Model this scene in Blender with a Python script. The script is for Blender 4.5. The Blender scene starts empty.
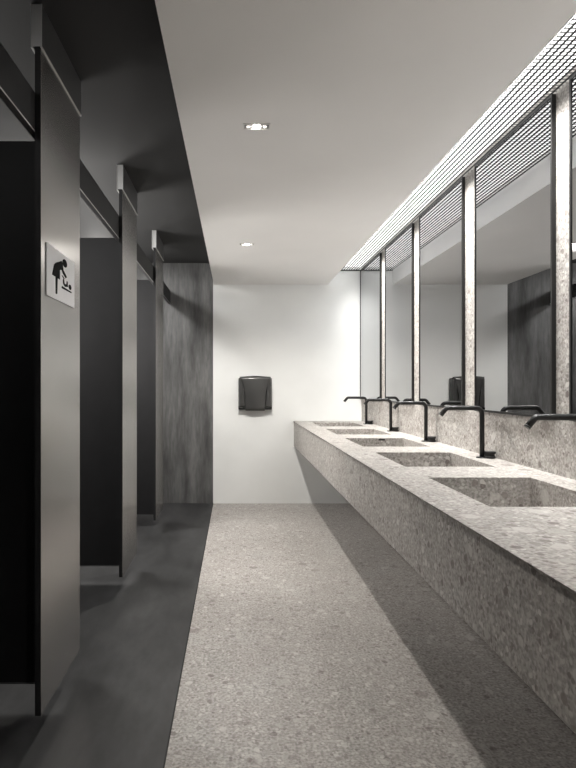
import bpy, bmesh, math
from mathutils import Vector, Matrix

C = bpy.context.scene.collection
SC = bpy.context.scene
PI = math.pi
# metres: +x right, +y along the corridor, camera over the origin
D = 6.25            # end wall
Y0 = -1.6           # wall behind the camera
XM = 1.355          # stone wall with the mirrors
XL = -1.95          # rear wall of the cubicles
HD = 2.575          # dark ceiling
HW = 2.343          # light dropped ceiling
HG = 2.49           # luminous louvre
XF = -0.235         # joint between dark and stone floor
CT = 0.8826         # counter top

# ------------------------------------------------------------------ materials
def new_mat(name):
    m = bpy.data.materials.new(name); m.use_nodes = True
    nt = m.node_tree
    return m, nt, nt.nodes['Principled BSDF']

def N(nt, t, **kw):
    n = nt.nodes.new(t)
    for k, v in kw.items():
        if k in n.inputs: n.inputs[k].default_value = v
        else: setattr(n, k, v)
    return n

def coords(nt, scale=(1, 1, 1)):
    tc = nt.nodes.new('ShaderNodeTexCoord')
    mp = nt.nodes.new('ShaderNodeMapping')
    mp.inputs['Scale'].default_value = scale
    nt.links.new(tc.outputs['Object'], mp.inputs['Vector'])
    return mp.outputs['Vector']

def ramp(nt, src, stops, interp='LINEAR'):
    r = nt.nodes.new('ShaderNodeValToRGB')
    r.color_ramp.interpolation = interp
    el = r.color_ramp.elements
    while len(el) < len(stops): el.new(0.5)
    for e, (p, c) in zip(el, stops):
        e.position = p
        e.color = (c, c, c, 1) if isinstance(c, (int, float)) else (*c, 1)
    nt.links.new(src, r.inputs['Fac'])
    return r.outputs['Color']

def mix(nt, fac, a, b, mode='MIX'):
    m = nt.nodes.new('ShaderNodeMix'); m.data_type = 'RGBA'; m.blend_type = mode
    for s, i in ((fac, 0), (a, 6), (b, 7)):
        if isinstance(s, (int, float)): m.inputs[i].default_value = s
        elif isinstance(s, tuple): m.inputs[i].default_value = (*s, 1)
        else: nt.links.new(s, m.inputs[i])
    return m.outputs[2]

def bump(nt, bsdf, src, strength, dist=0.002):
    b = nt.nodes.new('ShaderNodeBump')
    b.inputs['Strength'].default_value = strength; b.inputs['Distance'].default_value = dist
    nt.links.new(src, b.inputs['Height']); nt.links.new(b.outputs['Normal'], bsdf.inputs['Normal'])

def plain(name, col, rough=0.5, metal=0.0, spec=0.5, var=0.06, scale=9.0):
    m, nt, b = new_mat(name)
    v = coords(nt)
    n = N(nt, 'ShaderNodeTexNoise', Scale=scale, Detail=4.0)
    nt.links.new(v, n.inputs['Vector'])
    lo = tuple(c * (1 - var) for c in col); hi = tuple(min(1, c * (1 + var)) for c in col)
    nt.links.new(ramp(nt, n.outputs['Fac'], [(0.3, lo), (0.7, hi)]), b.inputs['Base Color'])
    b.inputs['Roughness'].default_value = rough; b.inputs['Metallic'].default_value = metal
    b.inputs['Specular IOR Level'].default_value = spec
    return m

def stone(name, lift=1.0, big=1.0, chip=1.0, shift=0.0):
    """grey-beige conglomerate stone: fine grit, small chips, a few pebbles"""
    m, nt, b = new_mat(name)
    v = coords(nt)
    warp = N(nt, 'ShaderNodeTexNoise', Scale=26.0, Detail=2.0); nt.links.new(v, warp.inputs['Vector'])
    wv = nt.nodes.new('ShaderNodeVectorMath'); wv.operation = 'MULTIPLY_ADD'
    wv.inputs[1].default_value = (0.02, 0.02, 0.02)
    nt.links.new(warp.outputs['Color'], wv.inputs[0]); nt.links.new(v, wv.inputs[2])
    wv = wv.outputs[0]
    base_n = N(nt, 'ShaderNodeTexNoise', Scale=3.2, Detail=5.0); nt.links.new(v, base_n.inputs['Vector'])
    L = lift
    col = ramp(nt, base_n.outputs['Fac'], [(0.3, (0.335*L, 0.318*L, 0.298*L)), (0.5, (0.36*L, 0.335*L, 0.315*L)), (0.72, (0.385*L, 0.370*L, 0.350*L))])
    # fine grit
    g = N(nt, 'ShaderNodeTexNoise', Scale=95.0, Detail=3.0); nt.links.new(v, g.inputs['Vector'])
    col = mix(nt, 0.75, col, ramp(nt, g.outputs['Fac'], [(0.33, 0.28), (0.5, 0.5), (0.68, 0.74)]), 'OVERLAY')
    # chips: voronoi cells, only some of them show, each with its own tone
    for sc, keep, amt, lo, hi, rad in ((74.0, 0.42, 0.72, 0.13, 0.64, 0.46), (33.0, 0.72, 0.75, 0.11, 0.60, 0.40), (13.0*big, 0.88, 0.66, 0.14, 0.56, 0.36)):
        vo = N(nt, 'ShaderNodeTexVoronoi', Scale=sc, Randomness=1.0); nt.links.new(wv, vo.inputs['Vector'])
        sep = nt.nodes.new('ShaderNodeSeparateColor'); nt.links.new(vo.outputs['Color'], sep.inputs[0])
        on = ramp(nt, sep.outputs[0], [(keep + shift - 0.01, 0.0), (keep + shift, 1.0)])
        inside = ramp(nt, vo.outputs['Distance'], [(rad, 1.0), (rad + 0.10, 0.0)])
        mul = nt.nodes.new('ShaderNodeMath'); mul.operation = 'MULTIPLY'
        nt.links.new(on, mul.inputs[0]); nt.links.new(inside, mul.inputs[1])
        mu2 = nt.nodes.new('ShaderNodeMath'); mu2.operation = 'MULTIPLY'; mu2.inputs[1].default_value = amt * chip
        nt.links.new(mul.outputs[0], mu2.inputs[0])
        tone = ramp(nt, sep.outputs[1], [(0.0, (lo*L, lo*0.80*L, lo*0.74*L)), (0.16, (0.20*L, 0.175*L, 0.160*L)), (0.36, (0.28*L, 0.262*L, 0.24*L)), (0.62, (0.43*L, 0.415*L, 0.385*L)), (1.0, (hi*L, hi*0.97*L, hi*0.92*L))])
        col = mix(nt, mu2.outputs[0], col, tone)
    nt.links.new(col, b.inputs['Base Color'])
    b.inputs['Roughness'].default_value = 0.55
    b.inputs['Specular IOR Level'].default_value = 0.3
    bump(nt, b, g.outputs['Fac'], 0.15, 0.001)
    return m

def concrete(name, dark, light, rough, stretch=(1, 1, 1), streak=0.5):
    m, nt, b = new_mat(name)
    v = coords(nt, stretch)
    n1 = N(nt, 'ShaderNodeTexNoise', Scale=1.6, Detail=6.0, Roughness=0.55); nt.links.new(v, n1.inputs['Vector'])
    n2 = N(nt, 'ShaderNodeTexNoise', Scale=9.0, Detail=8.0, Roughness=0.65); nt.links.new(v, n2.inputs['Vector'])
    a = ramp(nt, n1.outputs['Fac'], [(0.3, dark), (0.7, light)])
    c = ramp(nt, n2.outputs['Fac'], [(0.3, 0.32), (0.5, 0.5), (0.75, 0.72)])
    col = mix(nt, streak, a, c, 'OVERLAY')
    nt.links.new(col, b.inputs['Base Color'])
    b.inputs['Roughness'].default_value = rough
    b.inputs['Specular IOR Level'].default_value = 0.35
    return m

M = {}
M['stone'] = stone('ceppo_stone')
M['stone_floor'] = stone('ceppo_stone_floor', 1.0, 1.1, 0.8, 0.06)
M['white'] = plain('white_plaster', (0.90, 0.91, 0.90), 0.75, var=0.03, scale=2.5)
M['ceil'] = plain('light_ceiling_paint', (0.87, 0.86, 0.845), 0.8, var=0.02, scale=2.0)
M['dark_ceil'] = plain('charcoal_ceiling_paint', (0.030, 0.030, 0.0305), 0.7, var=0.05, scale=2.0, spec=0.3)
M['dark_wall'] = concrete('smoky_concrete', (0.070, 0.070, 0.070), (0.20, 0.20, 0.199), 0.6, (5.0, 5.0, 0.8), 0.65)
M['dark_floor'] = concrete('smoky_concrete_floor', (0.014, 0.014, 0.0145), (0.058, 0.058, 0.059), 0.5, (2.0, 0.7, 1.0), 0.55)
M['stall_wall'] = plain('charcoal_cubicle_wall', (0.06, 0.06, 0.062), 0.6)
M['lam'] = plain('black_laminate', (0.017, 0.017, 0.018), 0.6, spec=0.2)
M['rail'] = plain('charcoal_rail', (0.022, 0.022, 0.0225), 0.6, spec=0.15)
M['alu'] = plain('bright_aluminium', (0.62, 0.62, 0.62), 0.4, 0.35)
M['channel'] = plain('charcoal_channel', (0.07, 0.07, 0.072), 0.5, 0.0, 0.3)
M['black'] = plain('matt_black_metal', (0.008, 0.008, 0.008), 0.42, 0.0, 0.4)
M['frame'] = plain('black_frame', (0.010, 0.010, 0.010), 0.4, 0.0, 0.4)
M['sign'] = plain('matt_sign_plate', (0.72, 0.72, 0.73), 0.75, 0.0, 0.12, var=0.02)
M['ink'] = plain('black_pictogram', (0.006, 0.006, 0.006), 0.8, 0.0, 0.05)
M['grille'] = plain('dark_louvre', (0.015, 0.015, 0.015), 0.6, 0.0, 0.2)
M['cross'] = plain('pale_louvre', (0.35, 0.35, 0.35), 0.6, 0.0)
M['dryer'] = plain('gunmetal_plastic', (0.055, 0.055, 0.055), 0.32, 0.3, 0.5)
M['dryer_cover'] = plain('gunmetal_cover', (0.085, 0.085, 0.084), 0.28, 0.4, 0.5)
M['lampgrey'] = plain('grey_lamp_plate', (0.20, 0.20, 0.20), 0.5)
M['trimwhite'] = plain('white_lamp_trim', (0.75, 0.74, 0.72), 0.4)

def brushed(name, col):
    m, nt, b = new_mat(name)
    v = coords(nt, (60, 60, 0.6))
    n = N(nt, 'ShaderNodeTexNoise', Scale=4.0, Detail=5.0); nt.links.new(v, n.inputs['Vector'])
    lo = tuple(c * 0.94 for c in col); hi = tuple(c * 1.06 for c in col)
    nt.links.new(ramp(nt, n.outputs['Fac'], [(0.3, lo), (0.7, hi)]), b.inputs['Base Color'])
    b.inputs['Metallic'].default_value = 0.9; b.inputs['Roughness'].default_value = 0.27
    return m
M['fin'] = brushed('brushed_bronze_panel', (0.345, 0.334, 0.322))

def mirror_mat():
    m, nt, b = new_mat('grey_tinted_mirror')
    n = N(nt, 'ShaderNodeTexNoise', Scale=2.0); nt.links.new(coords(nt), n.inputs['Vector'])
    nt.links.new(ramp(nt, n.outputs['Fac'], [(0.0, (0.45, 0.455, 0.462)), (1.0, (0.46, 0.465, 0.472))]), b.inputs['Base Color'])
    b.inputs['Metallic'].default_value = 1.0; b.inputs['Roughness'].default_value = 0.0
    return m
M['mirror'] = mirror_mat()

def emit(name, col, s):
    m, nt, b = new_mat(name)
    b.inputs['Base Color'].default_value = (0.8, 0.8, 0.8, 1)
    b.inputs['Emission Color'].default_value = (*col, 1); b.inputs['Emission Strength'].default_value = s
    return m
LOUVRE_W = 35.0
M['glow'] = emit('opal_diffuser', (1.0, 1.0, 0.985), 1.6)
M['bulb'] = emit('lit_lens', (1.0, 0.93, 0.84), 40.0)
M['bulb_dim'] = emit('side_lens', (1.0, 0.93, 0.84), 1.0)

# ------------------------------------------------------------------ mesh helpers
def add_box(bm, x0, x1, y0, y1, z0, z1):
    vs = [bm.verts.new(p) for p in ((x0,y0,z0),(x1,y0,z0),(x1,y1,z0),(x0,y1,z0),(x0,y0,z1),(x1,y0,z1),(x1,y1,z1),(x0,y1,z1))]
    for f in ((3,2,1,0),(4,5,6,7),(0,1,5,4),(1,2,6,5),(2,3,7,6),(3,0,4,7)):
        bm.faces.new([vs[i] for i in f])

def add_prism(bm, pts, axis, a, b):
    """extrude a 2D outline along an axis; pts are the two other coordinates in x,y,z order"""
    def P(p, t):
        return {'x': (t, p[0], p[1]), 'y': (p[0], t, p[1]), 'z': (p[0], p[1], t)}[axis]
    lo = [bm.verts.new(P(p, a)) for p in pts]; hi = [bm.verts.new(P(p, b)) for p in pts]
    n = len(pts)
    bm.faces.new(lo); bm.faces.new(hi[::-1])
    for i in range(n):
        bm.faces.new((lo[i], lo[(i+1) % n], hi[(i+1) % n], hi[i]))

def add_tube(bm, path, r, seg=20, cap=True):
    path = [Vector(p) for p in path]
    rings = []
    up = None
    for i, p in enumerate(path):
        t = (path[min(i+1, len(path)-1)] - path[max(i-1, 0)]).normalized()
        if up is None: up = t.orthogonal().normalized()
        else: up = (up - t * up.dot(t)).normalized()
        s = t.cross(up)
        rings.append([bm.verts.new(p + r * (math.cos(2*PI*k/seg) * up + math.sin(2*PI*k/seg) * s)) for k in range(seg)])
    for a, b in zip(rings, rings[1:]):
        for k in range(seg):
            f = bm.faces.new((a[k], a[(k+1) % seg], b[(k+1) % seg], b[k])); f.smooth = True
    if cap:
        bm.faces.new(rings[0]); bm.faces.new(rings[-1])

def add_lathe(bm, prof, cx, cy, seg=32):
    rings = [[bm.verts.new((cx + r*math.cos(2*PI*k/seg), cy + r*math.sin(2*PI*k/seg), z)) for k in range(seg)] for r, z in prof]
    for a, b in zip(rings, rings[1:]):
        for k in range(seg):
            bm.faces.new((a[k], a[(k+1) % seg], b[(k+1) % seg], b[k]))
    bm.faces.new(rings[0]); bm.faces.new(rings[-1])

def obj(name, bm, mat, parent=None, bevel=0.0):
    bmesh.ops.recalc_face_normals(bm, faces=bm.faces[:])
    me = bpy.data.meshes.new(name); bm.to_mesh(me); bm.free()
    o = bpy.data.objects.new(name, me); C.objects.link(o)
    for m in (mat if isinstance(mat, (list, tuple)) else [mat]): me.materials.append(m)
    if parent: o.parent = parent
    if bevel:
        md = o.modifiers.new('Bevel', 'BEVEL'); md.width = bevel; md.segments = 2; md.limit_method = 'ANGLE'
    return o

def box(name, x0, x1, y0, y1, z0, z1, mat, parent=None, bevel=0.0):
    bm = bmesh.new(); add_box(bm, x0, x1, y0, y1, z0, z1)
    return obj(name, bm, mat, parent, bevel)

def struct(o): o['kind'] = 'structure'; return o

def tag(o, label, cat, group=None):
    o['label'] = label; o['category'] = cat; o['kind'] = 'thing'
    if group: o['group'] = group
    return o

def thing(name, label, cat, loc=(0, 0, 0), group=None):
    o = bpy.data.objects.new(name, None); C.objects.link(o); o.location = loc
    o.empty_display_size = 0.1
    return tag(o, label, cat, group)

def dup(root, loc, label):
    r = root.copy(); C.objects.link(r); r.location = loc; r['label'] = label
    for ch in list(root.children):
        c = ch.copy(); C.objects.link(c); c.parent = r
        for g in ch.children:
            d = g.copy(); C.objects.link(d); d.parent = c
    return r

# ------------------------------------------------------------------ the setting
struct(box('floor', XF, XM + 0.1, Y0, D + 0.1, -0.1, 0.0, M['stone_floor']))
struct(box('floor_left', XL - 0.1, XF, Y0, D + 0.1, -0.1, 0.0, M['dark_floor']))
struct(box('trim_1', XF - 0.003, XF + 0.003, Y0, D, -0.01, 0.0008, M['rail']))       # joint strip between the floors
struct(box('wall_back', XF, XM + 0.1, D, D + 0.1, 0.0, 2.75, M['white']))
struct(box('wall_back_left', XL - 0.1, XF, D + 0.012, D + 0.1, 0.0, 2.75, M['dark_wall']))
struct(box('wall_right', XM, XM + 0.1, Y0, D, 0.0, 2.75, M['stone']))
struct(box('wall_left', XL - 0.1, XL, Y0, D + 0.012, 0.0, 2.75, M['stall_wall']))
struct(box('wall_front', XL - 0.1, XM + 0.1, Y0 - 0.1, Y0, 0.0, 2.75, M['dark_wall']))
struct(box('ceiling_left', XL - 0.1, XF + 0.009, Y0, D + 0.012, HD, 2.75, M['dark_ceil']))
struct(box('ceiling', XF + 0.009, 0.9925, Y0, D, HW, 2.75, M['ceil']))
struct(box('ceiling_slot', 0.9925, XM, Y0, D, 2.60, 2.75, M['white']))

# ------------------------------------------------------------------ luminous louvre over the basins
lv = thing('ceiling_light', 'long luminous white louvre strip recessed in the ceiling above the mirrors', 'ceiling light', (0, 0, HG))
box('diffuser', 0.996, XM - 0.004, Y0 + 0.02, D - 0.01, 0.040, 0.060, M['glow'], lv)
bm = bmesh.new()
x = 1.007
while x < XM - 0.004:
    add_box(bm, x - 0.0020, x + 0.0020, Y0 + 0.02, D - 0.006, 0.0, 0.0070); x += 0.0255
obj('long_blades', bm, M['grille'], lv)
bm = bmesh.new()
y = Y0 + 0.05
while y < D - 0.02:
    add_box(bm, 0.9935, XM - 0.001, y - 0.0042, y + 0.0042, 0.0075, 0.0083); y += 0.024
obj('cross_blades', bm, M['cross'], lv)
bm = bmesh.new()
add_box(bm, 0.9935, XM - 0.001, D - 0.006, D - 0.001, 0.0, 0.012)
obj('end_bar', bm, M['grille'], lv)

# low-glare line lamps inside the louvre: narrow beams thrown down and towards the corridor
for lx in (1.058, 1.0835, 1.109, 1.1345):
    l = bpy.data.lights.new('louvre_lamp', 'AREA'); l.shape = 'RECTANGLE'; l.size = 0.012; l.size_y = 6.0 - Y0
    l.energy = LOUVRE_W; l.spread = math.radians(100); l.color = (1.0, 0.99, 0.965)
    o = bpy.data.objects.new('louvre_lamp', l); C.objects.link(o)
    o.location = (lx, (6.0 + Y0) / 2, HG + 0.004); o.rotation_euler = (0, math.radians(-30), 0)

# ------------------------------------------------------------------ downlights
def downlight(y, label, watt, cone, blend):
    t = thing('downlight', label, 'ceiling light', (0.09, y, HW), 'recessed downlights in the light ceiling')
    bm = bmesh.new()
    w, d, b = 0.056, 0.026, 0.005
    add_box(bm, -w, w, -d, -d + b, -0.004, 0); add_box(bm, -w, w, d - b, d, -0.004, 0)
    add_box(bm, -w, -w + b, -d + b, d - b, -0.004, 0); add_box(bm, w - b, w, -d + b, d - b, -0.004, 0)
    obj('trim_frame', bm, M['trimwhite'], t)
    box('reflector_plate', -w + b, w - b, -d + b, d - b, -0.0015, -0.0002, M['lampgrey'], t)
    for x, r, m in ((0, 0.017, 'bulb'), (-0.035, 0.008, 'bulb_dim'), (0.035, 0.008, 'bulb_dim')):
        bm = bmesh.new(); add_lathe(bm, [(r, -0.0016), (r, -0.0035), (r*0.7, -0.006), (r*0.1, -0.0066)], x, 0, 24)
        obj('lamp_lens', bm, M[m], t)
    l = bpy.data.lights.new('spot', 'SPOT'); l.energy = watt; l.spot_size = math.radians(cone); l.spot_blend = blend
    l.shadow_soft_size = 0.03; l.color = (1.0, 0.96, 0.90)
    o = bpy.data.objects.new('spot', l); C.objects.link(o); o.location = (0.09, y, HW - 0.03)
downlight(2.44, 'nearer of two lit recessed downlights in the light grey ceiling', 15.0, 115, 1.0)
downlight(4.466, 'farther of two lit recessed downlights, nearer the white end wall', 82.0, 158, 0.5)
downlight(0.41, 'lit recessed downlight above the viewer, out of the picture', 30.0, 125, 1.0)

# ------------------------------------------------------------------ cubicle fronts
FX0, FX1, FB, FT = -0.691, -0.670, 0.118, 2.4295
def fin_mesh_set(t):
    box('panel', FX0, FX1, 0, 0.505, FB, FT + 0.03, M['fin'], t, 0.0012)
    box('edge_band', FX0 + 0.0002, FX1 - 0.0004, -0.0012, 0.0, FB, FT, M['lam'], t)
    bm = bmesh.new()
    add_box(bm, -0.703, -0.698, 0.0, 0.512, FT, HD); add_box(bm, -0.672, -0.667, 0.0, 0.512, FT, HD)
    ch = obj('top_channel', bm, M['channel'], t)
    ch['label'] = 'charcoal ceiling channel'
    bm = bmesh.new()
    add_box(bm, -0.7035, -0.700, -0.003, 0.0, FT - 0.004, HD); add_box(bm, -0.670, -0.6665, -0.003, 0.0, FT - 0.004, HD)
    add_box(bm, -0.700, -0.670, -0.0015, 0.0, FT, HD)
    obj('end_cap', bm, M['alu'], ch)
    bm = bmesh.new()
    add_box(bm, -0.6720, -0.6655, -0.002, 0.513, FT - 0.005, FT); add_box(bm, -0.7045, -0.698, -0.002, 0.513, FT - 0.005, FT)
    obj('lower_lip', bm, M['alu'], ch)
g = 'metal pilaster panels hanging from the dark ceiling'
fin = thing('pilaster_panel', 'nearest tall brushed metal panel, with the baby changing sign on it', 'panel', (0, 2.017, 0), g)
fin_mesh_set(fin)
dup(fin, (0, 3.480, 0), 'middle tall brushed metal panel, between the signed panel and the farthest one')
dup(fin, (0, 4.945, 0), 'farthest tall brushed metal panel, nearest the smoky grey end wall')
dup(fin, (0, 0.555, 0), 'tall brushed metal panel this side of the signed panel, beside the viewer')

def divider(y, label):
    bm = bmesh.new()
    add_prism(bm, [(XL, FB), (-0.692, FB), (-0.692, 2.125), (-0.7165, 2.125), (-0.7165, 2.199), (XL, 2.199)], 'y', 0, 0.024)
    t = thing('cubicle_divider', label, 'partition', (0, y, 0), 'black dividers between the cubicles')
    obj('divider_board', bm, M['lam'], t)
    box('wall_mount', XL, XL + 0.04, -0.012, -0.0005, 0.30, 0.36, M['alu'], t)
    box('bottom_edge', XL, -0.692, -0.002, 0.026, FB - 0.006, FB, M['channel'], t)
divider(2.246, 'black divider board behind the nearest metal panel with the sign')
divider(3.712, 'black divider board behind the middle metal panel')
divider(5.180, 'black divider board behind the farthest metal panel')
divider(0.780, 'black divider board this side of the signed panel, beside the viewer')

hr = thing('header_rail', 'charcoal rail running over the cubicle openings behind the metal panels', 'rail', (0, 0, 0))
box('rail_board', -0.7145, -0.6915, Y0, D + 0.005, 2.138, 2.272, M['rail'], hr, 0.001)
box('edge_strip', -0.7150, -0.6916, Y0, D + 0.005, 2.1345, 2.138, M['channel'], hr)
box('face_strip', -0.6922, -0.6913, Y0, D + 0.005, 2.1345, 2.140, M['alu'], hr)

# ------------------------------------------------------------------ baby changing sign
sg = thing('restroom_sign', 'pale square sign with a black figure changing a baby, on the nearest metal panel', 'sign', (FX1 + 0.0004, 2.0675, 1.58))
ox, oy, oz = FX1, 2.0675, 1.58
box('sign_plate', 0.0, 0.004, 0.0, 0.356, 0.0, 0.187, M['sign'], sg, 0.0008)
def picto(name, polys):
    bm = bmesh.new()
    for p in polys: add_prism(bm, [(a - oy, b - oz) for a, b in p], 'x', 0.004, 0.0048)
    return obj(name, bm, M['ink'], sg)
def ell(cy, cz, ry, rz, n=28): return [(cy + ry*math.cos(2*PI*k/n), cz + rz*math.sin(2*PI*k/n)) for k in range(n)]
picto('adult_figure', [
    ell(2.283, 1.736, 0.031, 0.0155),
    [(2.1231,1.6625),(2.1459,1.7039),(2.1706,1.7159),(2.2131,1.7283),(2.2393,1.7365),(2.2542,1.7318),(2.2647,1.7064),(2.311,1.6875),(2.2938,1.6798),(2.2542,1.692),(2.2423,1.702),(2.2188,1.6982),(2.2188,1.6608)],
    [(2.1637,1.6700),(2.1916,1.6690),(2.186,1.6025),(2.1762,1.5992),(2.1651,1.6004)]])
picto('baby_figure', [
    ell(2.3543, 1.6549, 0.020, 0.0105),
    [(2.2423,1.6817),(2.2542,1.684),(2.2784,1.6761),(2.2723,1.6714),(2.2815,1.656),(2.3032,1.6576),(2.3094,1.6723),(2.3221,1.6713),(2.3252,1.6509),(2.2846,1.6449),(2.2602,1.6523),(2.2572,1.6669),(2.2663,1.6734)]])
picto('table_figure', [[(2.2453,1.6418),(2.3774,1.6392),(2.374,1.6336),(2.2393,1.6329)]])

# ------------------------------------------------------------------ hand dryer
hd = thing('hand_dryer', 'dark grey hand dryer on the white end wall', 'hand dryer', (0.2135, D, 1.003))
def dryer():
    w, h, d = 0.176, 0.362, 0.11
    def arch(x, hw=w, base=0.335, rise=0.027): return base + rise * (1 - (x/hw)**2)
    xs = [-w + 2*w*k/16 for k in range(17)]
    # wall-side body, straight sides and arched top, thinner towards the bottom
    bm = bmesh.new()
    out = [(-w, 0.012), (-w + 0.008, 0.004), (w - 0.008, 0.004), (w, 0.012)] + [(x, arch(x)) for x in reversed(xs)]
    add_prism(bm, out, 'y', 0.0, -0.070)
    b = obj('body', bm, M['dryer'], hd, 0.004)
    # side cheeks, leaning in towards the front
    for s in (-1, 1):
        bm = bmesh.new()
        oa = [(s*w, 0.030), (s*w, 0.330), (s*0.128, 0.343), (s*0.110, 0.030)]
        ob = [(s*0.166, 0.040), (s*0.160, 0.322), (s*0.130, 0.335), (s*0.112, 0.040)]
        A = [bm.verts.new((x, -0.070, z)) for x, z in oa]; B = [bm.verts.new((x, -0.092, z)) for x, z in ob]
        bm.faces.new(A); bm.faces.new(B)
        for i in range(4): bm.faces.new((A[i], A[(i+1)%4], B[(i+1)%4], B[i]))
        obj('side_cheek', bm, M['dryer_cover'], hd, 0.003)
    # central cover: full width at the top, narrowing downwards, bulging forward
    bm = bmesh.new()
    rows = []
    for j in range(13):
        t = j / 12
        z0 = 0.0 + t * 0.350
        hwid = 0.104 + 0.062 * (max(0, t - 0.18) / 0.82) ** 2.2
        row = []
        for k in range(17):
            u = -1 + 2*k/16
            x = hwid * u
            z = z0 if t < 1 else 0.0
            z = z0 + t**4 * (0.010 * (1 - u*u))
            y = -0.086 - 0.024 * (1 - u*u*0.55) * math.sin(PI * (0.18 + 0.60 * (1 - t)))
            row.append(bm.verts.new((x, y, z)))
        rows.append(row)
    for a, c in zip(rows, rows[1:]):
        for k in range(16): bm.faces.new((a[k], a[k+1], c[k+1], c[k])).smooth = True
    # sides back to the body
    back = [[bm.verts.new((v.co.x, -0.068, v.co.z)) for v in (r[0], r[-1])] for r in rows]
    for i in range(12):
        bm.faces.new((rows[i][0], rows[i+1][0], back[i+1][0], back[i][0]))
        bm.faces.new((rows[i][-1], rows[i+1][-1], back[i+1][1], back[i][1]))
    bm.faces.new(rows[0] + [back[0][1], back[0][0]]); bm.faces.new(rows[-1] + [back[-1][1], back[-1][0]])
    obj('front_cover', bm, M['dryer_cover'], hd)
    box('air_outlet', -0.100, 0.100, -0.088, -0.010, -0.006, 0.004, M['black'], hd, 0.002)
    for s in (-1, 1):
        box('lower_bumper', s*0.141 - 0.034, s*0.141 + 0.034, -0.084, -0.004, 0.004, 0.028, M['black'], hd, 0.003)
dryer()

# ------------------------------------------------------------------ mirrors
MB_, MT_ = 1.118, HG - 0.001
def mirror(y0, y1, label):
    t = thing('wall_mirror', label, 'mirror', (XM, (y0 + y1) / 2, MB_), 'black framed mirrors along the stone wall')
    h = (y1 - y0) / 2; H = MT_ - MB_; w = 0.011; x0, x1 = -0.018, -0.0003
    box('glass', -0.0145, -0.0135, -h + w, h - w, w, H - w, M['mirror'], t)
    bm = bmesh.new()
    add_box(bm, x0, x1, -h, -h + w, 0, H); add_box(bm, x0, x1, h - w, h, 0, H)
    add_box(bm, x0, x1, -h + w, h - w, 0, w); add_box(bm, x0, x1, -h + w, h - w, H - w, H)
    obj('frame', bm, M['frame'], t)
mirror(5.390, 6.249, 'tall black framed mirror farthest away, touching the white end wall')
mirror(4.413, 5.213, 'tall black framed mirror second from the white end wall')
mirror(3.437, 4.247, 'tall black framed mirror third from the white end wall, reflecting the dryer edge')
mirror(2.464, 3.263, 'tall black framed mirror fourth from the white end wall, the broadest in view')
mirror(1.490, 2.337, 'nearest black framed mirror, cut off by the right edge of the photo')

# ------------------------------------------------------------------ counter with basins
XC = 0.62
ct = thing('washbasin_counter', 'long wall hung stone counter with five sunken rectangular basins', 'counter', (0, 0, 0))
SX0, SX1 = 0.790, 1.210
SINKS = [(2.10 + 0.9*k - 0.29, 2.10 + 0.9*k + 0.29) for k in range(5)]
XR = XM - 0.001
def top_mesh():
    bm = bmesh.new()
    xs = [XC, SX0, SX1, XR]
    ys = [Y0 + 0.002] + [y for s in SINKS for y in s] + [D - 0.001]
    zt, zb = CT, CT - 0.012
    def hole(i, j): return i == 1 and j % 2 == 1
    vt, vb = {}, {}
    for i, x in enumerate(xs):
        for j, y in enumerate(ys):
            vt[i, j] = bm.verts.new((x, y, zt)); vb[i, j] = bm.verts.new((x + (0.010 if i == 0 else 0), y, zb))
    nx, ny = len(xs) - 1, len(ys) - 1
    solid = lambda i, j: 0 <= i < nx and 0 <= j < ny and not hole(i, j)
    for i in range(nx):
        for j in range(ny):
            if hole(i, j): continue
            q = [(i, j), (i+1, j), (i+1, j+1), (i, j+1)]
            bm.faces.new([vt[k] for k in q]); bm.faces.new([vb[k] for k in reversed(q)])
            for (di, dj, a, b) in ((-1, 0, q[3], q[0]), (1, 0, q[1], q[2]), (0, -1, q[0], q[1]), (0, 1, q[2], q[3])):
                if not solid(i + di, j + dj): bm.faces.new((vt[a], vb[a], vb[b], vt[b]))
    return bm
obj('worktop', top_mesh(), M['stone'], ct)
bm = bmesh.new()
add_box(bm, XC + 0.010, XC + 0.030, Y0 + 0.002, D - 0.001, 0.612, CT - 0.012)
add_box(bm, XC + 0.030, XR, Y0 + 0.002, D - 0.001, 0.612, 0.632)
obj('front_panel', bm, M['stone'], ct, 0.0015)
for by in (1.60, 2.55, 3.45, 4.35, 5.25):
    box('wall_mount', XM - 0.09, XR, by - 0.02, by + 0.02, 0.632, 0.700, M['black'], ct)
for k, (a, b) in enumerate(SINKS):
    bm = bmesh.new()
    zt = CT - 0.012; zf, zn = 0.735, 0.725; t = 0.012
    # inner tray (floor falls towards a slot at the wall side) and its outer shell
    I = [bm.verts.new(p) for p in ((SX0, a, zt), (SX1, a, zt), (SX1, b, zt), (SX0, b, zt))]
    F = [bm.verts.new(p) for p in ((SX0, a, zf), (SX1, a, zn), (SX1, b, zn), (SX0, b, zf))]
    O = [bm.verts.new(p) for p in ((SX0-t, a-t, zt), (SX1+t, a-t, zt), (SX1+t, b+t, zt), (SX0-t, b+t, zt))]
    U = [bm.verts.new(p) for p in ((SX0-t, a-t, zn-t), (SX1+t, a-t, zn-t), (SX1+t, b+t, zn-t), (SX0-t, b+t, zn-t))]
    bm.faces.new(F); bm.faces.new(U)
    for i in range(4):
        j = (i + 1) % 4
        bm.faces.new((I[i], I[j], F[j], F[i])); bm.faces.new((O[i], O[j], U[j], U[i])); bm.faces.new((I[i], I[j], O[j], O[i]))
    bs = obj('basin', bm, M['stone'], ct)
    box('drain_slot', SX1 - 0.030, SX1 - 0.010, a + 0.15, b - 0.15, zn + 0.0002, zn + 0.003, M['black'], bs)
    if k == 2:
        ov = box('overflow_slot', 1.030, 1.075, b - 0.003, b - 0.0002, CT - 0.016, CT - 0.006, M['black'], bs)

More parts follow.
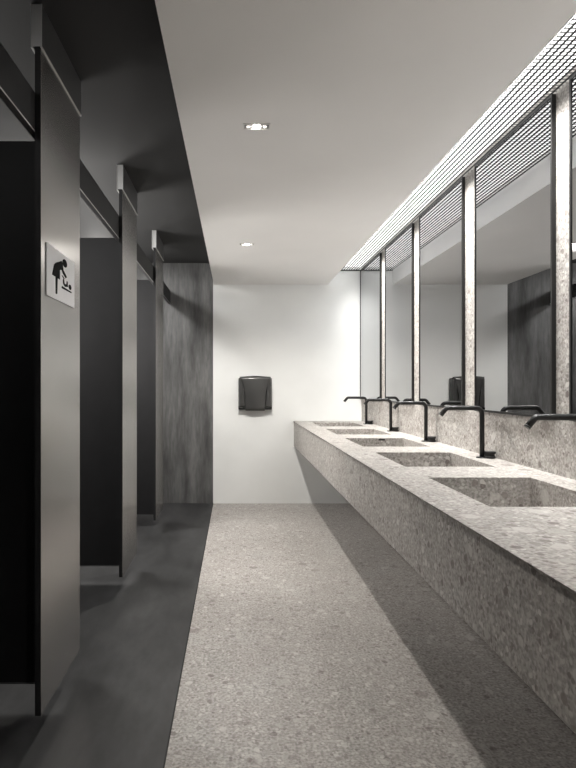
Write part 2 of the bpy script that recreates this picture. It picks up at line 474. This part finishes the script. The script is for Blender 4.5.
# ------------------------------------------------------------------ taps
def faucet_parts(t):
    r = 0.0123; zt = 0.260
    bm = bmesh.new(); add_lathe(bm, [(0.0, 0.0005), (0.030, 0.0005), (0.030, 0.004), (0.028, 0.006), (0.0, 0.006)][1:4], 0, 0, 36)
    obj('base_plate', bm, M['black'], t)
    path = [(0, 0, 0.004), (0, 0, 0.10), (0, 0, zt - 0.032)]
    for k in range(1, 9):
        a = k / 8 * PI / 2; path.append((-0.032 + 0.032*math.cos(a), 0, zt - 0.032 + 0.032*math.sin(a)))
    path.append((-0.12, 0, zt)); xe = -0.174
    for k in range(0, 7):
        a = k / 6 * math.radians(50); path.append((xe - 0.022*math.sin(a), 0, zt - 0.022*(1 - math.cos(a))))
    e = Vector(path[-1]); dvec = Vector((-math.cos(math.radians(50)), 0, -math.sin(math.radians(50))))
    tip = e + dvec * 0.036; path.append(tuple(tip))
    bm = bmesh.new(); add_tube(bm, path, r)
    sp = obj('spout', bm, M['black'], t)
    bm = bmesh.new(); add_tube(bm, [tip - dvec*0.004, tip + dvec*0.003], 0.0126)
    obj('aerator', bm, M['black'], sp)
    kx, ky = 0.032, -0.018
    bm = bmesh.new(); add_lathe(bm, [(0.026, 0.0006), (0.029, 0.002), (0.029, 0.010), (0.024, 0.014), (0.024, 0.021), (0.029, 0.025), (0.029, 0.034), (0.027, 0.036)], kx, ky, 36)
    kn = obj('control_knob', bm, M['black'], t)
FXX = 1.288
fy = [5.73, 4.83, 3.94, 3.045, 2.145]
fl = ['farthest black tap, at the basin beside the white end wall',
      'black tap at the second basin from the white end wall',
      'black tap at the third basin from the white end wall',
      'nearest black tap seen whole down to its knob, at the fourth basin',
      'nearest black tap, only its spout end in view at the right edge']
fa = thing('faucet', fl[0], 'faucet', (FXX, fy[0], CT), 'black swan neck taps along the counter')
faucet_parts(fa)
for y, l in zip(fy[1:], fl[1:]): dup(fa, (FXX, y, CT), l)

# ------------------------------------------------------------------ cubicle lamps and added fill lights (unseen behind the metal panels)
def point(name, loc, w, r=0.04, col=(1.0, 0.97, 0.93)):
    l = bpy.data.lights.new(name, 'POINT'); l.energy = w; l.shadow_soft_size = r; l.color = col
    o = bpy.data.objects.new(name, l); C.objects.link(o); o.location = loc
def cubicle_spot(y, w):
    l = bpy.data.lights.new('cubicle_spot', 'SPOT'); l.energy = w; l.spot_size = math.radians(165); l.spot_blend = 1.0
    l.shadow_soft_size = 0.09; l.color = (1.0, 0.985, 0.96)
    o = bpy.data.objects.new('cubicle_spot', l); C.objects.link(o); o.location = (-1.2, y, HD - 0.04)
    o.rotation_euler = (0, math.radians(-28), 0)
for y, w_ in ((1.50, 8.0), (2.96, 34.0), (4.42, 38.0), (5.72, 40.0)): cubicle_spot(y, w_)
for y, w_ in ((2.95, 26.0), (4.42, 74.0)): point('cubicle_unseen_light', (-1.55, y, 1.72), w_, 0.30)  # unseen fill lights, added at mid height to brighten the light ceiling
point('cubicle_unseen_light', (-1.35, 5.75, 2.31), 9.0)

# ------------------------------------------------------------------ world, camera, view
w = bpy.data.worlds.new('World'); SC.world = w; w.use_nodes = True
w.node_tree.nodes['Background'].inputs[0].default_value = (0.02, 0.02, 0.02, 1)
cam = bpy.data.cameras.new('camera'); co = bpy.data.objects.new('camera', cam); C.objects.link(co)
co.location = (0, 0, 1.257); co.rotation_euler = (PI/2, 0, 0)
cam.sensor_fit = 'AUTO'; cam.sensor_width = 36.0; cam.lens = 584 * 36 / 768
cam.shift_x = 53 / 768; cam.shift_y = 2 / 768
cam.clip_start = 0.02
SC.camera = co
SC.view_settings.view_transform = 'Standard'; SC.view_settings.look = 'None'
SC.view_settings.exposure = 0.52; SC.view_settings.gamma = 1.0; SC.view_settings.use_curve_mapping = False
